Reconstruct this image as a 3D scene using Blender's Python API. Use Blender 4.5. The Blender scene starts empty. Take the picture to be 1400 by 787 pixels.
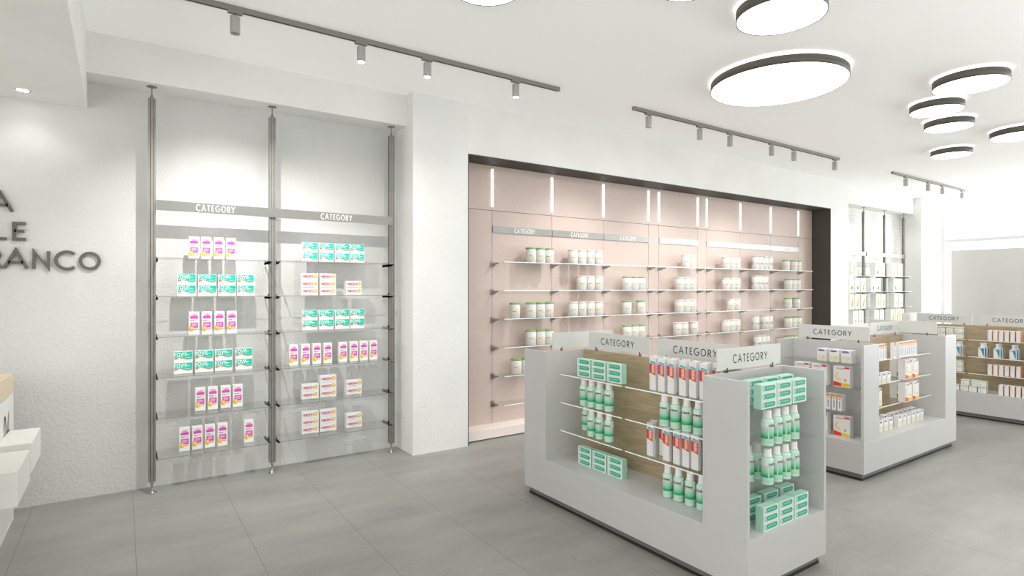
import bpy, math, random
from mathutils import Vector
random.seed(4)
PI = math.pi
COL = bpy.context.scene.collection
# ------------------------------------------------------------------ materials
def lin(c):
    c /= 255.0
    return c / 12.92 if c <= 0.04045 else ((c + 0.055) / 1.055) ** 2.4
def rgb(r, g, b): return (lin(r), lin(g), lin(b), 1)
MC = {}
def mat(name, c, rough=.6, metal=0, spec=.5, emit=None, es=0, alpha=1, coat=0):
    if name in MC: return MC[name]
    m = bpy.data.materials.new(name); m.use_nodes = True
    b = m.node_tree.nodes['Principled BSDF']
    b.inputs['Base Color'].default_value = rgb(*c)
    b.inputs['Roughness'].default_value = rough
    b.inputs['Metallic'].default_value = metal
    b.inputs['Specular IOR Level'].default_value = spec
    if emit:
        b.inputs['Emission Color'].default_value = rgb(*emit)
        b.inputs['Emission Strength'].default_value = es
    MC[name] = m
    return m
def nodes(m): return m.node_tree.nodes, m.node_tree.links, m.node_tree.nodes['Principled BSDF']
def noise_tint(m, c0, c1, scale, vec=None, detail=4, bump=0, bscale=None, bdist=.01, stretch=(1, 1, 1), kind='noise'):
    n, l, b = nodes(m)
    tc = n.new('ShaderNodeTexCoord'); mp = n.new('ShaderNodeMapping')
    mp.inputs['Scale'].default_value = stretch
    l.new(tc.outputs['Object'], mp.inputs['Vector'])
    t = n.new('ShaderNodeTexNoise'); t.inputs['Scale'].default_value = scale; t.inputs['Detail'].default_value = detail
    l.new(mp.outputs[0], t.inputs['Vector'])
    r = n.new('ShaderNodeValToRGB')
    r.color_ramp.elements[0].position = .3; r.color_ramp.elements[1].position = .7
    r.color_ramp.elements[0].color = rgb(*c0); r.color_ramp.elements[1].color = rgb(*c1)
    l.new(t.outputs['Fac'], r.inputs['Fac']); l.new(r.outputs[0], b.inputs['Base Color'])
    if bump:
        if kind == 'voronoi':
            t2 = n.new('ShaderNodeTexVoronoi'); t2.feature = 'SMOOTH_F1'; t2.inputs['Scale'].default_value = bscale or scale
            out = t2.outputs['Distance']
        else:
            t2 = n.new('ShaderNodeTexNoise'); t2.inputs['Scale'].default_value = bscale or scale; out = t2.outputs['Fac']
        l.new(mp.outputs[0], t2.inputs['Vector'])
        bp = n.new('ShaderNodeBump'); bp.inputs['Strength'].default_value = bump; bp.inputs['Distance'].default_value = bdist
        l.new(out, bp.inputs['Height']); l.new(bp.outputs[0], b.inputs['Normal'])
    return m
WALL = noise_tint(mat('plaster_white', (226, 226, 223), .85, spec=.2), (236, 236, 233), (241, 241, 239), 2.2)
WTEX = noise_tint(mat('plaster_textured', (226, 226, 223), .75, spec=.3), (233, 233, 231), (239, 239, 237), 2.2, bump=.45, bscale=52, bdist=.006, kind='voronoi')
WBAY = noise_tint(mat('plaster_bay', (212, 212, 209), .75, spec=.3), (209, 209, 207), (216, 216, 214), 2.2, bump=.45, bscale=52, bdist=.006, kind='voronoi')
CEIL_GLOW = noise_tint(mat('ceiling_white_glow', (236, 235, 231), .9, spec=.15, emit=(255, 255, 253), es=.105), (246, 246, 245), (249, 249, 248), .8)  # slight emission added to brighten the ceiling, which is no lamp
LAM = noise_tint(mat('laminate_light_grey', (208, 207, 203), .38), (198, 197, 195), (203, 202, 200), 1.5)
PLINTH = mat('plinth_grey', (120, 119, 114), .45)
WHITE = mat('white_lacquer', (238, 237, 233), .45)
PANEL = mat('sign_white', (218, 217, 213), .4)
INK = mat('ink_dark', (52, 50, 46), .6)
DARK = noise_tint(mat('frame_dark', (84, 78, 70), .7), (66, 61, 55), (82, 77, 70), 90)
PINK = noise_tint(mat('pink_panel', (226, 208, 200), .5, spec=.35), (206, 187, 179), (214, 196, 188), 60, bump=.06, bscale=150, bdist=.002)
PINK_LIT = mat('pink_bench_lit', (248, 236, 229), .5)  # spotlight brightness on the bench put into this paler pink
POLE = noise_tint(mat('pole_metal', (150, 148, 143), .42, .5), (142, 140, 135), (156, 154, 149), 8)
POLED = mat('pole_groove', (52, 50, 46), .6, .3)
CHROME = mat('satin_steel', (170, 169, 165), .3, .9)
BRUSH = noise_tint(mat('brushed_band', (165, 164, 160), .34, .85), (140, 139, 136), (160, 159, 156), 30, stretch=(1, 1, 30))
TRACK = mat('track_grey', (140, 137, 130), .5, .3)
SLOT_SHADE = mat('track_slot_and_plinth_shade', (38, 36, 33), .7)
SPOT = noise_tint(mat('spot_metal', (178, 177, 172), .35, .25), (168, 167, 163), (190, 189, 184), 40, stretch=(1, 1, .1))
RIM = mat('lamp_rim', (96, 92, 84), .5, .3)
EM = mat('lamp_diffuser', (255, 255, 255), .5, emit=(250, 252, 255), es=7.5)
EMUP = mat('lamp_uplight', (255, 255, 255), .5, emit=(255, 254, 248), es=2)
LED = mat('led_strip', (255, 255, 255), .5, emit=(255, 252, 246), es=5)
LENS = mat('spot_lens', (255, 255, 255), .5, emit=(255, 252, 244), es=30)
LENSO = mat('spot_lens_dim', (120, 120, 116), .3)
EDGE = mat('glass_edge_glow', (240, 246, 241), .25, emit=(235, 244, 238), es=.12)  # faint emission stands in for light caught by the glass edge
GREYP = noise_tint(mat('grey_blind', (214, 213, 209), .8), (211, 210, 206), (216, 215, 211), 2)
def glass(name, tint, gl):
    m = bpy.data.materials.new(name); m.use_nodes = True
    n, l = m.node_tree.nodes, m.node_tree.links
    n.clear()
    o = n.new('ShaderNodeOutputMaterial'); mx = n.new('ShaderNodeMixShader'); t = n.new('ShaderNodeBsdfTransparent')
    g = n.new('ShaderNodeBsdfGlossy'); g.inputs['Roughness'].default_value = .02
    t.inputs['Color'].default_value = tint
    f = n.new('ShaderNodeLayerWeight'); f.inputs['Blend'].default_value = .5
    pw = n.new('ShaderNodeMath'); pw.operation = 'POWER'; pw.inputs[1].default_value = 5; l.new(f.outputs['Facing'], pw.inputs[0])
    ma = n.new('ShaderNodeMath'); ma.operation = 'MULTIPLY_ADD'; ma.inputs[1].default_value = gl; ma.inputs[2].default_value = .03; l.new(pw.outputs[0], ma.inputs[0])
    l.new(ma.outputs[0], mx.inputs['Fac']); l.new(t.outputs[0], mx.inputs[1]); l.new(g.outputs[0], mx.inputs[2])
    l.new(mx.outputs[0], o.inputs['Surface'])
    return m
GLASS = glass('shelf_glass', (.99, .995, .992, 1), .45)
PANE = glass('window_glass', (.98, .99, .99, 1), .4)
def wood(name, a, b_):
    m = mat(name, a, .5)
    n, l, b = nodes(m)
    tc = n.new('ShaderNodeTexCoord'); mp = n.new('ShaderNodeMapping'); mp.inputs['Scale'].default_value = (1.2, 1.2, 14)
    l.new(tc.outputs['Object'], mp.inputs['Vector'])
    t = n.new('ShaderNodeTexNoise'); t.inputs['Scale'].default_value = 6; t.inputs['Detail'].default_value = 8; t.inputs['Distortion'].default_value = .6
    l.new(mp.outputs[0], t.inputs['Vector'])
    r = n.new('ShaderNodeValToRGB'); r.color_ramp.elements[0].position = .32; r.color_ramp.elements[1].position = .68
    r.color_ramp.elements[0].color = rgb(*a); r.color_ramp.elements[1].color = rgb(*b_)
    l.new(t.outputs['Fac'], r.inputs['Fac']); l.new(r.outputs[0], b.inputs['Base Color'])
    return m
OAK = wood('oak_veneer', (166, 146, 116), (190, 171, 139))
def floor_mat():
    m = mat('floor_stone_tile', (150, 149, 144), .42, spec=.4)
    n, l, b = nodes(m)
    tc = n.new('ShaderNodeTexCoord')
    sx = n.new('ShaderNodeSeparateXYZ'); l.new(tc.outputs['Object'], sx.inputs[0])
    def line(out, off, T, w):
        a = n.new('ShaderNodeMath'); a.operation = 'ADD'; a.inputs[1].default_value = off + 50 * T; l.new(out, a.inputs[0])
        d = n.new('ShaderNodeMath'); d.operation = 'DIVIDE'; d.inputs[1].default_value = T; l.new(a.outputs[0], d.inputs[0])
        f = n.new('ShaderNodeMath'); f.operation = 'FRACT'; l.new(d.outputs[0], f.inputs[0])
        c = n.new('ShaderNodeMath'); c.operation = 'LESS_THAN'; c.inputs[1].default_value = w / T; l.new(f.outputs[0], c.inputs[0])
        return c.outputs[0]
    T = .607
    L1 = line(sx.outputs['X'], .537, T, .004)
    L2 = line(sx.outputs['Y'], -3.432 + 6 * T, T, .003)
    s2 = n.new('ShaderNodeMath'); s2.operation = 'MULTIPLY'; s2.inputs[1].default_value = .55; l.new(L2, s2.inputs[0])
    mxl = n.new('ShaderNodeMath'); mxl.operation = 'MAXIMUM'; l.new(L1, mxl.inputs[0]); l.new(s2.outputs[0], mxl.inputs[1])
    mp = n.new('ShaderNodeMapping'); mp.inputs['Scale'].default_value = (.8, 2.2, 1); mp.inputs['Rotation'].default_value = (0, 0, .5)
    l.new(tc.outputs['Object'], mp.inputs[0])
    t = n.new('ShaderNodeTexNoise'); t.inputs['Scale'].default_value = 1.6; t.inputs['Detail'].default_value = 8; t.inputs['Roughness'].default_value = .62
    l.new(mp.outputs[0], t.inputs['Vector'])
    r = n.new('ShaderNodeValToRGB'); r.color_ramp.elements[0].position = .35; r.color_ramp.elements[1].position = .66
    r.color_ramp.elements[0].color = rgb(143, 142, 137); r.color_ramp.elements[1].color = rgb(158, 157, 151)
    l.new(t.outputs['Fac'], r.inputs['Fac'])
    t3 = n.new('ShaderNodeTexNoise'); t3.inputs['Scale'].default_value = 130; t3.inputs['Detail'].default_value = 3
    l.new(tc.outputs['Object'], t3.inputs['Vector'])
    r3 = n.new('ShaderNodeValToRGB'); r3.color_ramp.elements[0].position = .35; r3.color_ramp.elements[1].position = .75
    r3.color_ramp.elements[0].color = (.86, .86, .86, 1); r3.color_ramp.elements[1].color = (1.16, 1.16, 1.14, 1)
    l.new(t3.outputs['Fac'], r3.inputs['Fac'])
    mu = n.new('ShaderNodeMix'); mu.data_type = 'RGBA'; mu.blend_type = 'MULTIPLY'; mu.inputs[0].default_value = 1
    l.new(r.outputs[0], mu.inputs[6]); l.new(r3.outputs[0], mu.inputs[7])
    mx = n.new('ShaderNodeMix'); mx.data_type = 'RGBA'
    l.new(mxl.outputs[0], mx.inputs[0]); l.new(mu.outputs[2], mx.inputs[6]); mx.inputs[7].default_value = rgb(118, 117, 112)
    l.new(mx.outputs[2], b.inputs['Base Color'])
    return m
FLOOR = floor_mat()
def brick_mat():
    m = mat('white_painted_brick', (240, 240, 236), .8)
    n, l, b = nodes(m)
    tc = n.new('ShaderNodeTexCoord'); mp = n.new('ShaderNodeMapping'); mp.inputs['Rotation'].default_value = (PI / 2, 0, 0)
    l.new(tc.outputs['Object'], mp.inputs[0])
    br = n.new('ShaderNodeTexBrick'); br.inputs['Scale'].default_value = 1; br.inputs['Brick Width'].default_value = .25; br.inputs['Row Height'].default_value = .075
    br.inputs['Mortar Size'].default_value = .006
    br.inputs['Color1'].default_value = rgb(240, 240, 237); br.inputs['Color2'].default_value = rgb(234, 234, 231); br.inputs['Mortar'].default_value = rgb(224, 224, 221)
    l.new(mp.outputs[0], br.inputs['Vector']); l.new(br.outputs['Color'], b.inputs['Base Color'])
    bp = n.new('ShaderNodeBump'); bp.inputs['Strength'].default_value = .4; bp.inputs['Distance'].default_value = .01; bp.invert = True
    l.new(br.outputs['Fac'], bp.inputs['Height']); l.new(bp.outputs[0], b.inputs['Normal'])
    return m
BRICK = brick_mat()
def ramp_z(name, stops, rough=.35):
    """colour bands printed up the height of a pack (object Z, metres)"""
    m = mat(name, (200, 200, 200), rough)
    n, l, b = nodes(m)
    tc = n.new('ShaderNodeTexCoord'); s = n.new('ShaderNodeSeparateXYZ'); l.new(tc.outputs['Object'], s.inputs[0])
    d = n.new('ShaderNodeMath'); d.operation = 'MULTIPLY'; d.inputs[1].default_value = 5; l.new(s.outputs['Z'], d.inputs[0])
    r = n.new('ShaderNodeValToRGB'); cr = r.color_ramp
    while len(cr.elements) > 1: cr.elements.remove(cr.elements[0])
    cr.elements[0].position = stops[0][0] * 5; cr.elements[0].color = rgb(*stops[0][1])
    for z, c in stops[1:]:
        e = cr.elements.new(z * 5); e.color = rgb(*c)
    l.new(d.outputs[0], r.inputs['Fac']); l.new(r.outputs[0], b.inputs['Base Color'])
    return m
def cm(r, g, b, rough=.5): return mat('print_%d_%d_%d' % (r, g, b), (r, g, b), rough)

# ------------------------------------------------------------------ stroke lettering (own glyphs)
def arc(cx, cy, rx, ry, a0, a1, n=14):
    return [(cx + rx * math.cos(math.radians(a0 + (a1 - a0) * i / n)), cy + ry * math.sin(math.radians(a0 + (a1 - a0) * i / n))) for i in range(n + 1)]
GL = {
 'A': (.86, [[(0, 0), (.43, 1), (.86, 0)], [(.15, .33), (.71, .33)]]),
 'C': (.84, [arc(.5, .5, .5, .5, 48, 312)]),
 'T': (.62, [[(0, .94), (.62, .94)], [(.31, 0), (.31, .94)]]),
 'E': (.52, [[(.52, .94), (.06, .94), (.06, .06), (.52, .06)], [(.06, .52), (.46, .52)]]),
 'G': (.95, [arc(.5, .5, .48, .48, 48, 360), [(.55, .48), (.98, .48)]]),
 'O': (1.0, [arc(.5, .5, .46, .46, 0, 360, 24)]),
 'R': (.62, [[(.06, 0), (.06, .94)] + arc(.3, .7, .24, .24, 90, -90, 10) + [(.06, .46)], [(.27, .46), (.6, 0)]]),
 'Y': (.76, [[(0, 1), (.38, .5), (.76, 1)], [(.38, 0), (.38, .5)]]),
 'L': (.48, [[(.06, 1), (.06, .06), (.48, .06)]]),
 'N': (.80, [[(.06, 0), (.06, .98), (.74, .02), (.74, 1)]]),
 'V': (.76, [[(0, 1), (.38, 0), (.76, 1)]]),
 'I': (.12, [[(.06, 0), (.06, 1)]]),
 'S': (.56, [arc(.28, .73, .24, .23, 50, 270, 10) + arc(.28, .27, .24, .23, 90, -130, 10)]),
 'U': (.68, [[(.06, 1), (.06, .34)] + arc(.34, .34, .28, .3, 180, 360, 10) + [(.62, 1)]]),
 'F': (.50, [[(.5, .94), (.06, .94), (.06, 0)], [(.06, .5), (.44, .5)]]),
 'M': (.98, [[(.06, 0), (.12, 1), (.49, .1), (.86, 1), (.92, 0)]]),
 'H': (.72, [[(.06, 0), (.06, 1)], [(.66, 0), (.66, 1)], [(.06, .5), (.66, .5)]]),
 '0': (.6, [arc(.3, .5, .24, .46, 0, 360, 20)]),
 '4': (.62, [[(.46, 0), (.46, 1), (0, .28), (.62, .28)]]),
 ' ': (.4, []),
}
def stroke_quads(pts, w):
    h = w / 2; n = len(pts); out = []
    closed = n > 3 and math.dist(pts[0], pts[-1]) < 1e-6
    offs = []
    for i in range(n):
        if closed: a, b, c = pts[i - 1 if i else n - 2], pts[i], pts[i + 1 if i < n - 1 else 1]
        else: a, b, c = pts[max(i - 1, 0)], pts[i], pts[min(i + 1, n - 1)]
        d1 = Vector((b[0] - a[0], b[1] - a[1])); d2 = Vector((c[0] - b[0], c[1] - b[1]))
        if d1.length < 1e-9: d1 = d2
        if d2.length < 1e-9: d2 = d1
        d1.normalize(); d2.normalize()
        t = d1 + d2
        if t.length < .2: t = d1
        t.normalize(); nn = Vector((-t.y, t.x)); k = max(.45, abs(nn.dot(Vector((-d1.y, d1.x)))))
        offs.append(nn * (h / k))
    for i in range(n - 1):
        p, q = Vector(pts[i]), Vector(pts[i + 1])
        out.append([p - offs[i], q - offs[i + 1], q + offs[i + 1], p + offs[i]])
    return out
def text_width(s, wx=1, gap=.22):
    return sum(GL[c][0] * wx + gap for c in s) - gap
# ------------------------------------------------------------------ mesh builder
class MB:
    def __init__(s): s.v = []; s.f = []; s.mi = []; s.mats = []; s.sm = []
    def m(s, mt):
        if mt not in s.mats: s.mats.append(mt)
        return s.mats.index(mt)
    def face(s, pts, mt, smooth=False):
        b = len(s.v); s.v += [tuple(p) for p in pts]; s.f.append(tuple(range(b, b + len(pts)))); s.mi.append(s.m(mt)); s.sm.append(smooth)
    def box(s, x0, x1, y0, y1, z0, z1, mt, faces=None):
        b = len(s.v)
        s.v += [(x0, y0, z0), (x1, y0, z0), (x1, y1, z0), (x0, y1, z0), (x0, y0, z1), (x1, y0, z1), (x1, y1, z1), (x0, y1, z1)]
        F = [(0, 3, 2, 1), (4, 5, 6, 7), (0, 1, 5, 4), (1, 2, 6, 5), (2, 3, 7, 6), (3, 0, 4, 7)]   # bottom top front right back left
        for i, f in enumerate(F):
            s.f.append(tuple(b + k for k in f)); s.mi.append(s.m(mt if faces is None else faces[i])); s.sm.append(False)
        return s
    def prism(s, prof, y0, y1, mt):       # profile in x,z pushed along y
        n = len(prof); b = len(s.v)
        s.v += [(x, y0, z) for x, z in prof] + [(x, y1, z) for x, z in prof]
        s.f.append(tuple(b + i for i in range(n))); s.f.append(tuple(b + n + i for i in reversed(range(n))))
        s.mi += [s.m(mt)] * 2; s.sm += [False] * 2
        for i in range(n):
            j = (i + 1) % n
            s.f.append((b + i, b + n + i, b + n + j, b + j)); s.mi.append(s.m(mt)); s.sm.append(False)
    def quad(s, x0, x1, z0, z1, y, mt): s.face([(x0, y, z0), (x1, y, z0), (x1, y, z1), (x0, y, z1)], mt)
    def poly(s, pts, y, mt): s.face([(x, y, z) for x, z in pts], mt)
    def ell(s, cx, cz, rx, rz, y, mt, n=20): s.poly([(cx + rx * math.cos(2 * PI * i / n), cz + rz * math.sin(2 * PI * i / n)) for i in range(n)], y, mt)
    def pill(s, x0, x1, z0, z1, y, mt):
        r = (z1 - z0) / 2; c = (z0 + z1) / 2
        s.poly([(x0 + r + r * math.cos(math.radians(a)), c + r * math.sin(math.radians(a))) for a in range(90, 271, 20)] + [(x1 - r + r * math.cos(math.radians(a)), c + r * math.sin(math.radians(a))) for a in range(-90, 91, 20)], y, mt)
    def lathe(s, prof, mts, cx=0, cy=0, seg=24, smooth=True, cap=True):
        b = len(s.v)
        for r, z in prof:
            for i in range(seg):
                a = 2 * PI * i / seg; s.v.append((cx + r * math.cos(a), cy + r * math.sin(a), z))
        for k in range(len(prof) - 1):
            mt = mts[k] if isinstance(mts, list) else mts
            for i in range(seg):
                j = (i + 1) % seg
                s.f.append((b + k * seg + i, b + k * seg + j, b + (k + 1) * seg + j, b + (k + 1) * seg + i)); s.mi.append(s.m(mt)); s.sm.append(smooth)
        if cap:
            m0 = mts[0] if isinstance(mts, list) else mts; m1 = mts[-1] if isinstance(mts, list) else mts
            s.f.append(tuple(b + i for i in reversed(range(seg)))); s.mi.append(s.m(m0)); s.sm.append(False)
            s.f.append(tuple(b + (len(prof) - 1) * seg + i for i in range(seg))); s.mi.append(s.m(m1)); s.sm.append(False)
    def text(s, t, cx, cz, h, mt, y=0, wx=1, stroke=.14, gap=.22, depth=0, fn=None, vertical=False):
        W = text_width(t, wx, gap); x = -W / 2
        for c in t:
            w, pls = GL[c]
            for pl in pls:
                for q in stroke_quads([(x + p[0] * wx, p[1] - .5) for p in pl], stroke):
                    P = []
                    for v in q:
                        a, bb = v.x * h, v.y * h
                        if vertical: a, bb = -bb, a
                        P.append((cx + a, cz + bb))
                    if fn: s.face([fn(*p) for p in P], mt)
                    elif depth:
                        b = len(s.v); s.v += [(p[0], y - depth, p[1]) for p in P] + [(p[0], y, p[1]) for p in P]
                        for f in ((0, 1, 2, 3), (7, 6, 5, 4), (0, 4, 5, 1), (1, 5, 6, 2), (2, 6, 7, 3), (3, 7, 4, 0)):
                            s.f.append(tuple(b + k for k in f)); s.mi.append(s.m(mt)); s.sm.append(False)
                    else: s.poly(P, y, mt)
            x += w * wx + gap
    def build(s, name, parent=None, loc=None, rz=0, bevel=0):
        me = bpy.data.meshes.new(name); me.from_pydata(s.v, [], s.f)
        for mt in s.mats: me.materials.append(mt)
        me.polygons.foreach_set('material_index', s.mi); me.polygons.foreach_set('use_smooth', s.sm); me.update()
        o = bpy.data.objects.new(name, me); COL.objects.link(o)
        if parent: o.parent = parent
        if loc: o.location = loc
        if rz: o.rotation_euler = (0, 0, rz)
        if bevel:
            bv = o.modifiers.new('bevel', 'BEVEL'); bv.width = bevel; bv.segments = 2; bv.limit_method = 'ANGLE'
        return o
def tag(o, label=None, cat=None, group=None, kind=None):
    if label: o['label'] = label
    if cat: o['category'] = cat
    if group: o['group'] = group
    if kind: o['kind'] = kind
    return o
def struct(o): o['kind'] = 'structure'; return o
def empty(name, loc=(0, 0, 0), rz=0):
    o = bpy.data.objects.new(name, None); o.empty_display_size = .05; COL.objects.link(o); o.location = loc; o.rotation_euler = (0, 0, rz); return o
USED = set()
def put(proto, loc, rz, label, group):
    """first use moves the prototype itself, later uses copy it with its parts"""
    if proto.name not in USED:
        USED.add(proto.name); o = proto
    else:
        o = proto.copy(); COL.objects.link(o)
        for ch in list(proto.children):
            c = ch.copy(); COL.objects.link(c); c.parent = o
            for g in ch.children:
                d = g.copy(); COL.objects.link(d); d.parent = c
    o.location = loc; o.rotation_euler = (0, 0, rz); o['label'] = label; o['group'] = group
    return o
ORD = ['first', 'second', 'third', 'fourth', 'fifth', 'sixth', 'seventh', 'eighth', 'ninth', 'tenth']
SH = ['top', 'second', 'third', 'fourth', 'fifth', 'bottom']
def which(i, n):
    if n == 1: return 'single'
    if i == 0: return 'leftmost'
    if i == n - 1: return 'rightmost'
    return ORD[i] + ' from left'
def level(k, n):                      # k counted from the bottom of a stack
    if n == 1: return ''
    return {0: 'bottom ', n - 1: 'top '}.get(k, 'middle ')

# ================================================================== ROOM SHELL
ZC = 3.474
YW, YP, YB = 5.46, 5.06, 5.20            # back wall, pilaster face, beam face
b = MB(); b.box(-3.5, 14.9, -3.5, 6, -.1, 0, FLOOR); struct(b.build('floor'))
b = MB(); b.box(-3.5, 14.9, -3.5, 6, ZC, ZC + .1, CEIL_GLOW); struct(b.build('ceiling'))
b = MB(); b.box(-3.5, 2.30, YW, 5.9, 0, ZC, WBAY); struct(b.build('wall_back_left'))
# niche wall: pilaster left, lintel, pilaster right as one wall with a dark lined opening
b = MB()
b.box(2.30, 2.903, YP, 5.9, 0, ZC, WTEX)
b.box(10.049, 10.65, YP, 5.9, 0, ZC, WALL)
b.box(2.903, 10.049, YP, 5.9, 2.962, ZC, WALL)
struct(b.build('wall_back'))
b = MB()                                 # dark reveal lining head and right jamb
b.box(2.903, 10.049, YP + .002, 5.40, 2.952, 2.9625, DARK)
b.box(10.035, 10.0495, YP + .002, 5.40, 0, 2.952, DARK)
b.box(2.9025, 2.912, YP + .002, 5.40, 0, 2.952, DARK)
struct(b.build('trim_1'))
b = MB(); b.box(2.903, 10.049, 5.40, 5.9, 0, 2.962, mat('groove_brown', (120, 104, 96), .7))
cols = [2.914, 3.393, 4.231, 5.061, 5.889, 6.093, 6.921, 7.125, 7.946, 8.770, 9.594, 10.034]
for x0, x1 in zip(cols, cols[1:]):
    b.box(x0 + .0025, x1 - .0025, 5.38, 5.402, .10, 2.4555, PINK)
    b.box(x0 + .0025, x1 - .0025, 5.38, 5.402, 2.4605, 2.951, PINK)
struct(b.build('wall_niche_pink'))
b = MB(); b.box(2.914, 10.034, 5.15, 5.38, .012, .105, PINK_LIT); b.box(2.93, 10.03, 5.17, 5.38, 0, .012, DARK); struct(b.build('trim_2'))
b = MB(); b.box(-.215, 2.30, YB, YW, 3.175, ZC, WALL); struct(b.build('trim_3'))
b = MB(); b.box(-3.5, -.215, -3.5, YW, 2.975, ZC, WALL); struct(b.build('ceiling_soffit'))
b = MB(); b.box(10.65, 13.69, YW, 5.9, 0, ZC, BRICK); struct(b.build('wall_back_brick'))
b = MB(); b.box(10.65, 13.69, YB, YW, 3.145, ZC, WALL); struct(b.build('trim_4'))
b = MB(); b.box(13.69, 14.9, YP, 5.9, 0, ZC, WALL); struct(b.build('wall_back_right'))
b = MB(); b.box(-3.6, -3.5, -3.5, 6, 0, ZC, WALL); struct(b.build('wall_left'))
b = MB(); b.box(-3.5, 14.9, -3.6, -3.5, 0, ZC, WALL); struct(b.build('wall_front'))
# glazed shop front at the right end
XF = 14.3
b = MB()
FR = mat('window_frame', (206, 206, 203), .5)
b.box(XF, XF + .08, 4.86, 4.93, 0, ZC, FR); b.box(XF + .002, XF + .078, -3.5, 4.86, 2.545, 2.61, FR)
b.box(XF + .002, XF + .078, -3.5, 4.86, 0, .08, FR)
for y in (2.4, 0, -2.4): b.box(XF + .004, XF + .076, y - .03, y + .03, .08, 2.545, FR); b.box(XF + .004, XF + .076, y - .03, y + .03, 2.61, ZC, FR)
wf = struct(b.build('window_1'))
g = MB(); g.box(XF + .035, XF + .045, -3.5, 4.86, .08, ZC - .03, PANE); g.build('pane', wf)
bl = empty('display_board', (XF - .12, 2.75, 0)); tag(bl, 'large plain grey board standing in the bright shop window', 'board')
q = MB(); q.box(-.015, .015, -1.95, 1.95, .35, 2.37, GREYP); q.build('board_panel', bl)
for y in (-1.7, 1.7):
    q = MB(); q.box(-.02, .02, y - .03, y + .03, 0, .35, WHITE); q.box(-.14, .10, y - .03, y + .03, 0, .02, WHITE); q.build('foot', bl)

# raised lettering on the left wall
sign = empty('wall_lettering', (-.4, YW, 1.74)); tag(sign, 'dark grey raised capital letters on the textured white wall', 'sign')
LET = mat('letter_dark', (98, 95, 88), .5)
for c, x0, w, z in [('A', -.780, .129, 2.150), ('L', -.765, .083, 1.945), ('E', -.650, .075, 1.945), ('R', -.792, .082, 1.742), ('A', -.694, .126, 1.742), ('N', -.539, .101, 1.742), ('C', -.404, .112, 1.742), ('O', -.264, .130, 1.742)]:
    q = MB(); h = .13
    q.text(c, 0, 0, h, LET, wx=(w - .0) / (GL[c][0] * h) * (.97 if c in 'ENO' else 1), stroke=.165, depth=.016)
    q.build('letter', sign, (x0 + w / 2 + .4, -.004, z + h / 2 - 1.74))
    for fx in (-.02, .02):
        pass
# ------------------------------------------------------------------ service counter at the left edge
ct = empty('service_counter', (-1.1, 4.4, 0)); tag(ct, 'white service counter with thick pale oak top at left edge', 'counter')
q = MB(); q.box(-1.0, .48, -.8, .85, 0, .88, WHITE); q.build('cabinet', ct)
q = MB(); q.box(-1.0, .48, -.8, .85, .883, 1.01, wood('oak_pale', (222, 200, 168), (238, 220, 192))); q.build('worktop', ct)
for y0, y1, x1 in ((.17, .65, .645), (-.50, -.01, .655)):
    q = MB(); q.box(.481, x1, y0, y1, .466, .65, WHITE); q.build('bag_shelf', ct, bevel=.002)
q = MB(); q.text('04', 0, 0, .17, INK, stroke=.10, wx=.85, gap=.2); o = q.build('numeral', ct, (.4825, .545, .69), PI / 2)
for i, (y, zz) in enumerate(((-.30, 0),)): pass

# ================================================================== TENSION POLE RACKS
def make_pole(top):
    r = empty('tension_pole'); r['category'] = 'pole'
    q = MB()
    q.box(-.026, .026, -.022, .022, .09, top - .095, POLE)
    for x in (-.011, .011): q.box(x - .002, x + .002, -.0225, -.0215, .092, top - .097, POLED)
    q.box(-.0262, -.0255, -.006, .006, .092, top - .097, POLED); q.box(.0255, .0262, -.006, .006, .092, top - .097, POLED)
    q.build('upright', r, bevel=.006)
    for nm, z0, z1, zd in (('foot', .008, .09, 0), ('ceiling_mount', top - .095, top - .008, top - .008)):
        q = MB()
        if nm == 'foot': q.lathe([(.036, 0), (.034, .006), (.008, .010), (.007, .05), (.012, .075), (.012, .09)], CHROME, seg=16)
        else: q.lathe([(.012, z0), (.012, z0 + .015), (.005, z0 + .04), (.005, z1), (.034, z1 + .002), (.036, top)], TRACK, seg=16)
        q.build(nm, r)
    return r
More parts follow.
